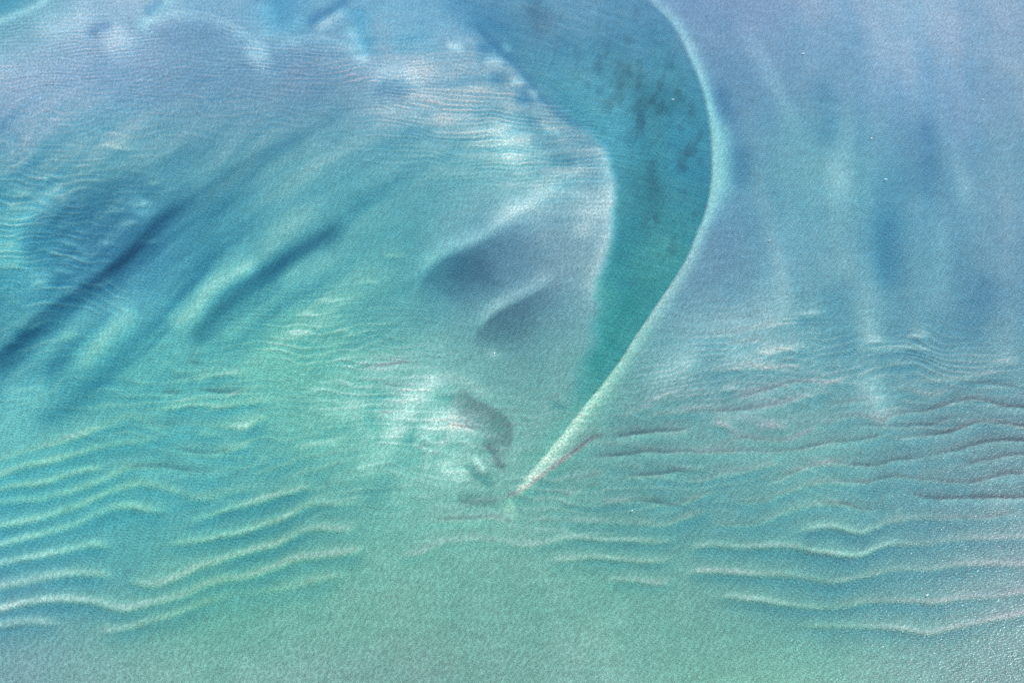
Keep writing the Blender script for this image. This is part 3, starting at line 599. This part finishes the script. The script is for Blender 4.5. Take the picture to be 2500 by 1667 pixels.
# broad unevenness of the floor; the left flat is combed by the ebb, down to the lower left
al, ac = (U * 0.80 - VV * 0.60), (U * 0.60 + VV * 0.80)
ac = ac + 26 * fbm(U / 260.0, VV / 260.0, 60, 2)
comb = fbm(al / 340.0, ac / 70.0, 61, 3) + 0.55 * fbm(al / 170.0, ac / 20.0, 62, 3)
left = smooth((1300 - U) / 350.0) * smooth((1040 - VV) / 250.0) * smooth((VV - 150) / 250.0)
left = left * (1 - 0.5 * smooth((U - 700) / 300.0))
depth += 0.46 * comb * left
dark += 0.12 * np.maximum(comb, 0) * left
cr = U - 0.10 * VV + 30 * fbm(U / 400.0, VV / 500.0, 70, 2)
comb_r = value_noise(cr / 70.0, VV / 700.0, 71) + 0.6 * value_noise(cr / 31.0, VV / 520.0, 73) + 0.22 * fbm((U + 0.3 * VV) / 60.0, VV / 22.0, 72, 2)
right = smooth((U - 1740) / 150.0) * smooth((1040 - VV) / 250.0) * (0.45 + 0.55 * smooth(VV / 500.0))
depth += 0.24 * comb_r * right
# churned sand round the tip of the channel
churn = np.exp(-0.5 * (((U - 1020) / 110.0) ** 2 + ((VV - 1060) / 95.0) ** 2))
c1, c2 = -0.50 * U + 0.86 * VV, 0.86 * U + 0.50 * VV
c2 = c2 + 18 * fbm(U / 70.0, VV / 70.0, 84, 2)
depth -= churn * (0.30 * fbm(c1 / 95.0, c2 / 26.0, 85, 3) + 0.16 * fbm(U / 90.0, VV / 13.0, 86, 2) + 0.08)
# wisps of fresh sand on the inner flat
wisp = fbm(U / 130.0 + 0.15 * VV / 13.0, VV / 15.0 + 0.02 * U / 15.0, 81, 3)
inner = np.exp(-0.5 * (((U - 1180) / 260.0) ** 2 + ((VV - 300 - 0.35 * (U - 1180)) / 110.0) ** 2)) * (1 - channel)
depth -= 0.40 * wisp * inner
mott = fbm(U / 60.0, VV / 42.0, 83, 3)
depth += 0.30 * mott * inner
# weed and silt lying in the channel
weed = smooth((fbm((U + 0.2 * VV) / 24.0, VV / 34.0, 91, 4) + 0.35 * fbm(U / 70.0, VV / 120.0, 92, 2) + 0.25) / 1.5)
wband = np.clip((U - ul) / np.maximum(ur - ul, 30), 0, 1)
wm_ch = channel * smooth(wband / 0.55) * smooth((1 - wband) / 0.12) * np.interp(V, [-90, 40, 200, 560, 760], [0.25, 0.45, 1, 1, 0])[:, None]
dark += 0.34 * weed * wm_ch
film += 0.14 * smooth(fbm(U / 80.0, VV / 110.0, 95, 3)) * wm_ch
depth += channel * (0.32 * fbm(U / 110.0, VV / 150.0, 97, 3) + 0.16 * fbm((U + 0.5 * VV) / 60.0, (VV - 0.35 * U) / 9.0, 98, 2))
depth += 0.10 * fbm(XX / 14.0, YY / 22.0, 11, 3) + 0.05 * fbm(XX / 3.0, YY / 4.0, 12, 2)
silt += 0.05 * fbm(XX / 20.0, YY / 30.0, 21, 3)
depth = np.maximum(depth, 0.25)
film *= 0.4 + 0.6 * smooth((depth - 0.3) / 1.4)            # algae hold only where it stays wet and still
edge = np.minimum(np.minimum(XX + 204, 204 - XX), np.minimum(YY - 128, Y[-1] - YY))
fade = smooth(edge / 10.0)
depth = 2.6 + (depth - 2.6) * fade
silt, film, dark = (np.clip(a, 0, 1) for a in (silt, film, dark))
Z = -RELIEF * depth
dzx = np.gradient(Z, X, axis=1)
dzy = np.gradient(Z, Y, axis=0)
NRM = np.stack([-dzx, -dzy, np.ones_like(Z)], -1)
NRM /= np.linalg.norm(NRM, axis=-1, keepdims=True)


# ------------------------------------------------------------------ materials
def new_mat(name):
    m = bpy.data.materials.new(name)
    m.use_nodes = True
    m.node_tree.nodes.clear()
    return m, m.node_tree.nodes, m.node_tree.links


def sand_material():
    m, n, l = new_mat('sand')
    out = n.new('ShaderNodeOutputMaterial')
    bsdf = n.new('ShaderNodeBsdfDiffuse')
    bsdf.inputs['Roughness'].default_value = 0.6
    tc = n.new('ShaderNodeTexCoord')

    def attr(name):
        a = n.new('ShaderNodeAttribute')
        a.attribute_name = name
        return a
    base = n.new('ShaderNodeRGB')
    base.outputs[0].default_value = (*SAND, 1)
    col = base.outputs[0]
    for name, c in (('silt', MAUVE), ('film', FILM), ('dark', DETRITUS)):
        mx = n.new('ShaderNodeMix')
        mx.data_type = 'RGBA'
        l.new(attr(name).outputs['Fac'], mx.inputs[0])
        l.new(col, mx.inputs[6])
        mx.inputs[7].default_value = (*c, 1)
        col = mx.outputs[2]
    # speckle of shell and heavy grains
    sp_ = n.new('ShaderNodeTexNoise')
    sp_.inputs['Scale'].default_value = 0.9
    sp_.inputs['Detail'].default_value = 4
    l.new(tc.outputs['Object'], sp_.inputs['Vector'])
    mr = n.new('ShaderNodeMapRange')
    mr.inputs[1].default_value, mr.inputs[2].default_value = 0.3, 0.7
    mr.inputs[3].default_value, mr.inputs[4].default_value = 0.93, 1.07
    l.new(sp_.outputs['Fac'], mr.inputs[0])
    mul = n.new('ShaderNodeVectorMath')
    mul.operation = 'SCALE'
    l.new(col, mul.inputs[0])
    l.new(mr.outputs[0], mul.inputs['Scale'])
    l.new(mul.outputs[0], bsdf.inputs['Color'])
    # small wave-formed sand ripples, a hand high
    mp = n.new('ShaderNodeMapping')
    mp.inputs['Rotation'].default_value = (0, 0, math.radians(-28))
    mp.inputs['Scale'].default_value = (1.25, 1.0, 1.0)
    l.new(tc.outputs['Object'], mp.inputs['Vector'])
    n1 = n.new('ShaderNodeTexNoise')
    n1.inputs['Scale'].default_value = 3.1
    n1.inputs['Detail'].default_value = 1.5
    n1.inputs['Roughness'].default_value = 0.45
    n1.inputs['Distortion'].default_value = 0.4
    l.new(mp.outputs[0], n1.inputs['Vector'])
    bp = n.new('ShaderNodeBump')
    bp.inputs['Strength'].default_value = 1.0
    bp.inputs['Distance'].default_value = RIPPLE_H
    l.new(n1.outputs['Fac'], bp.inputs['Height'])
    l.new(attr('floor_normal').outputs['Vector'], bp.inputs['Normal'])
    l.new(bp.outputs[0], bsdf.inputs['Normal'])
    l.new(bsdf.outputs[0], out.inputs['Surface'])
    return m


SAND, MAUVE, FILM, DETRITUS = (0.80, 0.80, 0.75), (0.46, 0.34, 0.44), (0.52, 0.66, 0.38), (0.15, 0.14, 0.145)
RIPPLE_H = 0.36
K_WATER = tuple(k / RELIEF for k in (0.32, 0.115, 0.05))


def water_material():
    m, n, l = new_mat('sea_water')
    out = n.new('ShaderNodeOutputMaterial')
    tc = n.new('ShaderNodeTexCoord')
    h = None
    for rot, sc, scale, amp in ((-24, (1.0, 2.0, 1), 1.5, 1.0), (14, (1.0, 1.3, 1), 3.2, 0.5), (-50, (1.0, 1.5, 1), 6.5, 0.25)):
        mp = n.new('ShaderNodeMapping')
        mp.inputs['Rotation'].default_value = (0, 0, math.radians(rot))
        mp.inputs['Scale'].default_value = sc
        l.new(tc.outputs['Object'], mp.inputs['Vector'])
        t = n.new('ShaderNodeTexNoise')
        t.inputs['Scale'].default_value = scale
        t.inputs['Detail'].default_value = 1.0
        l.new(mp.outputs[0], t.inputs['Vector'])
        ml = n.new('ShaderNodeMath')
        ml.operation = 'MULTIPLY'
        ml.inputs[1].default_value = amp
        l.new(t.outputs['Fac'], ml.inputs[0])
        if h is None:
            h = ml.outputs[0]
        else:
            ad = n.new('ShaderNodeMath')
            ad.operation = 'ADD'
            l.new(h, ad.inputs[0])
            l.new(ml.outputs[0], ad.inputs[1])
            h = ad.outputs[0]
    bp = n.new('ShaderNodeBump')
    bp.inputs['Distance'].default_value = WAVE_H
    l.new(h, bp.inputs['Height'])
    fr = n.new('ShaderNodeFresnel')
    fr.inputs['IOR'].default_value = 1.34
    l.new(bp.outputs[0], fr.inputs['Normal'])
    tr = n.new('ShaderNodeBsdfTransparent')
    # bright and dark net of wavelet-focused light, painted into the transparent colour
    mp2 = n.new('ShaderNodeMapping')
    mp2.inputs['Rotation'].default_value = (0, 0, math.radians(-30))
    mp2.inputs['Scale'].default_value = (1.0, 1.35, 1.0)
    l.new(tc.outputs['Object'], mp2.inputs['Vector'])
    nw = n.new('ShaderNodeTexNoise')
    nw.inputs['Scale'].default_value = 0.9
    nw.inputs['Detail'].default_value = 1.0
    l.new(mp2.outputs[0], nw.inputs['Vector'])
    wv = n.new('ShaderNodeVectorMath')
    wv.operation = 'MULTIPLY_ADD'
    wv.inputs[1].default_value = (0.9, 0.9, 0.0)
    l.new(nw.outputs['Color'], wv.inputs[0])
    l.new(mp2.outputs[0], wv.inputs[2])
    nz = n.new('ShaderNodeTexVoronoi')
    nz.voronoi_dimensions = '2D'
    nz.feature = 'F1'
    nz.inputs['Scale'].default_value = LIGHT_NET[3]
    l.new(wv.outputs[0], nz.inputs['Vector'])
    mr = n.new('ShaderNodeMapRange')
    mr.inputs[1].default_value, mr.inputs[2].default_value = LIGHT_NET[0], LIGHT_NET[1]
    mr.inputs[3].default_value, mr.inputs[4].default_value = LIGHT_NET[2], 1.0
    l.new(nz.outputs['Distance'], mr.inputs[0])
    # long slanting brightness streaks of larger waves, painted into the same tint
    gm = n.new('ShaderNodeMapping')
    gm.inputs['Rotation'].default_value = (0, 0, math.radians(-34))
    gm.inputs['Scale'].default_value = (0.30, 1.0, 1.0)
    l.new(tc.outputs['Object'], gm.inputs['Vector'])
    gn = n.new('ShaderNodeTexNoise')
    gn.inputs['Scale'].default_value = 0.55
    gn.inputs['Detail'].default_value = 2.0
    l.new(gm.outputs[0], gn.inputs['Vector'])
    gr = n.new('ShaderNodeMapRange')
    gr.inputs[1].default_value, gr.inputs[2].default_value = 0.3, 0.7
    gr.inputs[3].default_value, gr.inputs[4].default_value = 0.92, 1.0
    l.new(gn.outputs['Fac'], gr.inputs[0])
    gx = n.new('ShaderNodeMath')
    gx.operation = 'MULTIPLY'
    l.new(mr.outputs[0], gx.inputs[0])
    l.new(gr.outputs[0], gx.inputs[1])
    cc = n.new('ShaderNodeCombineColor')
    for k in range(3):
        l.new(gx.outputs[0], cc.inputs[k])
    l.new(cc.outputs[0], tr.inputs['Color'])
    gl = n.new('ShaderNodeBsdfGlossy')
    gl.inputs['Roughness'].default_value = 0.25
    l.new(bp.outputs[0], gl.inputs['Normal'])
    mx = n.new('ShaderNodeMixShader')
    l.new(fr.outputs[0], mx.inputs[0])
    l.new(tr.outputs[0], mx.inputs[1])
    l.new(gl.outputs[0], mx.inputs[2])
    l.new(mx.outputs[0], out.inputs['Surface'])
    va = n.new('ShaderNodeVolumeAbsorption')
    dens = 1.3
    va.inputs['Color'].default_value = (*(1 - k / dens for k in K_WATER), 1)
    va.inputs['Density'].default_value = dens
    l.new(va.outputs[0], out.inputs['Volume'])
    return m


WAVE_H = 0.062
LIGHT_NET = (0.05, 0.55, 0.71, 1.45)
SAND_MAT = sand_material()
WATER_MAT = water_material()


# ------------------------------------------------------------------ build the floor, one mesh per named piece
def link(name, mesh, mat, parent=None, **props):
    o = bpy.data.objects.new(name, mesh)
    scene.collection.objects.link(o)
    if mat:
        mesh.materials.append(mat)
    if parent:
        o.parent = parent
    for k, v in props.items():
        o[k] = v
    return o


def raw_mesh(name, co, quads, floats=None, nrm=None):
    me = bpy.data.meshes.new(name)
    me.vertices.add(len(co))
    me.vertices.foreach_set('co', np.asarray(co, np.float32).ravel())
    nq = len(quads)
    me.loops.add(nq * 4)
    me.loops.foreach_set('vertex_index', np.asarray(quads, np.int32).ravel())
    me.polygons.add(nq)
    me.polygons.foreach_set('loop_start', np.arange(nq, dtype=np.int32) * 4)
    me.polygons.foreach_set('use_smooth', np.ones(nq, bool))
    me.update(calc_edges=True)
    for k, a in (floats or {}).items():
        at = me.attributes.new(k, 'FLOAT', 'POINT')
        at.data.foreach_set('value', np.asarray(a, np.float32).ravel())
    if nrm is not None:
        at = me.attributes.new('floor_normal', 'FLOAT_VECTOR', 'POINT')
        at.data.foreach_set('vector', np.asarray(nrm, np.float32).ravel())
    return me


idx = np.arange(NR * NC).reshape(NR, NC)
QUADS = np.stack([idx[:-1, :-1], idx[:-1, 1:], idx[1:, 1:], idx[1:, :-1]], -1).reshape(-1, 4)
FACE_PIECE = piece[:-1, :-1].reshape(-1)
CO = np.stack([XX, YY, Z], -1).reshape(-1, 3)
NV = NRM.reshape(-1, 3)
FL = dict(silt=silt.ravel(), film=film.ravel(), dark=dark.ravel())

order = np.argsort(FACE_PIECE, kind='stable')
bounds = np.searchsorted(FACE_PIECE[order], np.arange(len(PIECES) + 1))
STRUCT_LABELS = {
    'seabed': 'rippled pale sand floor under shallow turquoise water',
    'tidal_channel': 'deep teal curved tidal channel narrowing to a point at its lower end',
    'sand_spit': 'pale green sand spit edging the right bank of the deep channel',
}
seabed = None
for pid, (name, _) in PIECES.items():
    q = QUADS[order[bounds[pid]:bounds[pid + 1]]]
    if len(q) == 0:
        continue
    used, inv = np.unique(q, return_inverse=True)
    co, nv = CO[used], NV[used]
    fl = {k: a[used] for k, a in FL.items()}
    quads = inv.reshape(-1, 4)
    if pid == 0:
        # the open floor around the surveyed flat, out to the horizon
        R = 9000.0
        x0, x1, y0, y1 = X[0], X[-1], Y[0], Y[-1]
        ring = np.array([[-R, -R, -2.6 * RELIEF], [R, -R, -2.6 * RELIEF], [R, R, -2.6 * RELIEF], [-R, R, -2.6 * RELIEF],
                         [x0, y0, -2.6 * RELIEF], [x1, y0, -2.6 * RELIEF], [x1, y1, -2.6 * RELIEF], [x0, y1, -2.6 * RELIEF]])
        rq = np.array([[0, 1, 5, 4], [1, 2, 6, 5], [2, 3, 7, 6], [3, 0, 4, 7]]) + len(co)
        co = np.concatenate([co, ring])
        nv = np.concatenate([nv, np.tile([[0, 0, 1]], (8, 1))])
        fl = {k: np.concatenate([a, np.full(8, 0.1)]) for k, a in fl.items()}
        quads = np.concatenate([quads, rq])
    me = raw_mesh(name, co, quads, fl, nv)
    top = name in STRUCT_LABELS
    o = link(name, me, SAND_MAT, None if top else seabed)
    if top:
        o['kind'] = 'structure'
        o['label'] = STRUCT_LABELS[name]
        if pid == 0:
            seabed = o

# ------------------------------------------------------------------ the water body
R = 8800.0
wb = np.array([[-R, -R, -40], [R, -R, -40], [R, R, -40], [-R, R, -40], [-R, -R, 0], [R, -R, 0], [R, R, 0], [-R, R, 0]])
wq = np.array([[3, 2, 1, 0], [4, 5, 6, 7], [0, 1, 5, 4], [1, 2, 6, 5], [2, 3, 7, 6], [3, 0, 4, 7]])
wm = raw_mesh('water', wb, wq)
wm.polygons.foreach_set('use_smooth', np.zeros(6, bool))
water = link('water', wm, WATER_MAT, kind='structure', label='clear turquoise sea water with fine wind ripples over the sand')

# ------------------------------------------------------------------ small breaking wavelets
def foam_material():
    m, n, l = new_mat('foam')
    out = n.new('ShaderNodeOutputMaterial')
    b = n.new('ShaderNodeBsdfPrincipled')
    b.inputs['Roughness'].default_value = 0.6
    b.inputs['Specular IOR Level'].default_value = 0.2
    tc = n.new('ShaderNodeTexCoord')
    t = n.new('ShaderNodeTexNoise')
    t.inputs['Scale'].default_value = 9.0
    t.inputs['Detail'].default_value = 4.0
    l.new(tc.outputs['Object'], t.inputs['Vector'])
    r = n.new('ShaderNodeValToRGB')
    r.color_ramp.elements[0].position, r.color_ramp.elements[1].position = 0.3, 0.62
    r.color_ramp.elements[0].color = (0.45, 0.56, 0.58, 1)
    r.color_ramp.elements[1].color = (0.80, 0.82, 0.82, 1)
    l.new(t.outputs['Fac'], r.inputs[0])
    l.new(r.outputs[0], b.inputs['Base Color'])
    l.new(b.outputs[0], out.inputs['Surface'])
    return m


FOAM_MAT = foam_material()


def whitecap(u, v, length, width, turn, bend, seed, label, group=None):
    """a crescent of foam on the crest of one wavelet: domed, ragged, tapering to both ends"""
    rnd = random.Random(seed)
    n, ring = 18, 6
    co, quads = [], []
    for i in range(n + 1):
        t = i / n * 2 - 1
        w = width * max(0.06, (1 - t * t)) ** 0.7 * rnd.uniform(0.65, 1.25)
        cx, cy = t * length / 2, bend * length * (t * t - 0.33) + rnd.uniform(-0.04, 0.04) * length
        h = 0.30 * w + 0.01
        for k in range(ring):
            a = k / ring * 2 * math.pi
            co.append((cx, cy + 0.5 * w * math.cos(a), 0.012 + h * (0.5 + 0.5 * math.sin(a)) * rnd.uniform(0.8, 1.15)))
    for i in range(n):
        for k in range(ring):
            p, q = i * ring + k, i * ring + (k + 1) % ring
            quads.append((p, q, q + ring, p + ring))
    me = bpy.data.meshes.new('whitecap')
    caps = [tuple(range(ring))[::-1], tuple(range(n * ring, n * ring + ring))]
    me.from_pydata(co, [], [tuple(q) for q in quads] + caps)
    me.polygons.foreach_set('use_smooth', [True] * len(me.polygons))
    o = link('whitecap', me, FOAM_MAT, label=label, category='whitecap')
    x, y = ground(u, v, 0.0)
    o.location = (x, y, 0.0)
    o.rotation_euler = (0, 0, turn)
    if group:
        o['group'] = group
    return o


whitecap(1961, 131, 1.0, 0.30, 0.35, 0.18, 1, 'curved white wavelet crest on lavender water near the upper right rim of the channel', 'small breaking wavelets')
whitecap(2163, 438, 0.85, 0.28, -0.3, 0.12, 2, 'small white breaking wavelet on the blue streaked right flat', 'small breaking wavelets')
whitecap(2128, 338, 0.5, 0.30, 0.1, 0.05, 3, 'short white fleck of foam above the wavelet on the right flat', 'small breaking wavelets')
whitecap(2401, 243, 0.6, 0.24, -0.5, 0.10, 4, 'tiny white wavelet highest at the right edge of the picture', 'small breaking wavelets')
whitecap(1643, 243, 0.9, 0.26, -0.35, 0.10, 5, 'broken white wavelet inside the dark teal channel by its right bank', 'small breaking wavelets')
whitecap(2264, 1452, 0.75, 0.22, 0.75, 0.10, 6, 'slanting white wavelet over the lowest long ridges at lower right', 'small breaking wavelets')
whitecap(1207, 862, 0.7, 0.20, 1.2, 0.25, 7, 'curl of foam at the foot of the lower dark hollow beside the dunes', 'small breaking wavelets')
whitecap(1878, 587, 0.5, 0.22, 0.0, 0.10, 8, 'lone white fleck on pale blue water right of the sand spit', 'small breaking wavelets')
whitecap(1543, 1246, 0.5, 0.20, 1.0, 0.10, 9, 'white fleck between the pale ridges below the reddish tail of the spit', 'small breaking wavelets')
whitecap(642, 168, 0.5, 0.24, 0.1, 0.10, 10, 'white fleck beside the pale cusp of sand at upper left', 'small breaking wavelets')
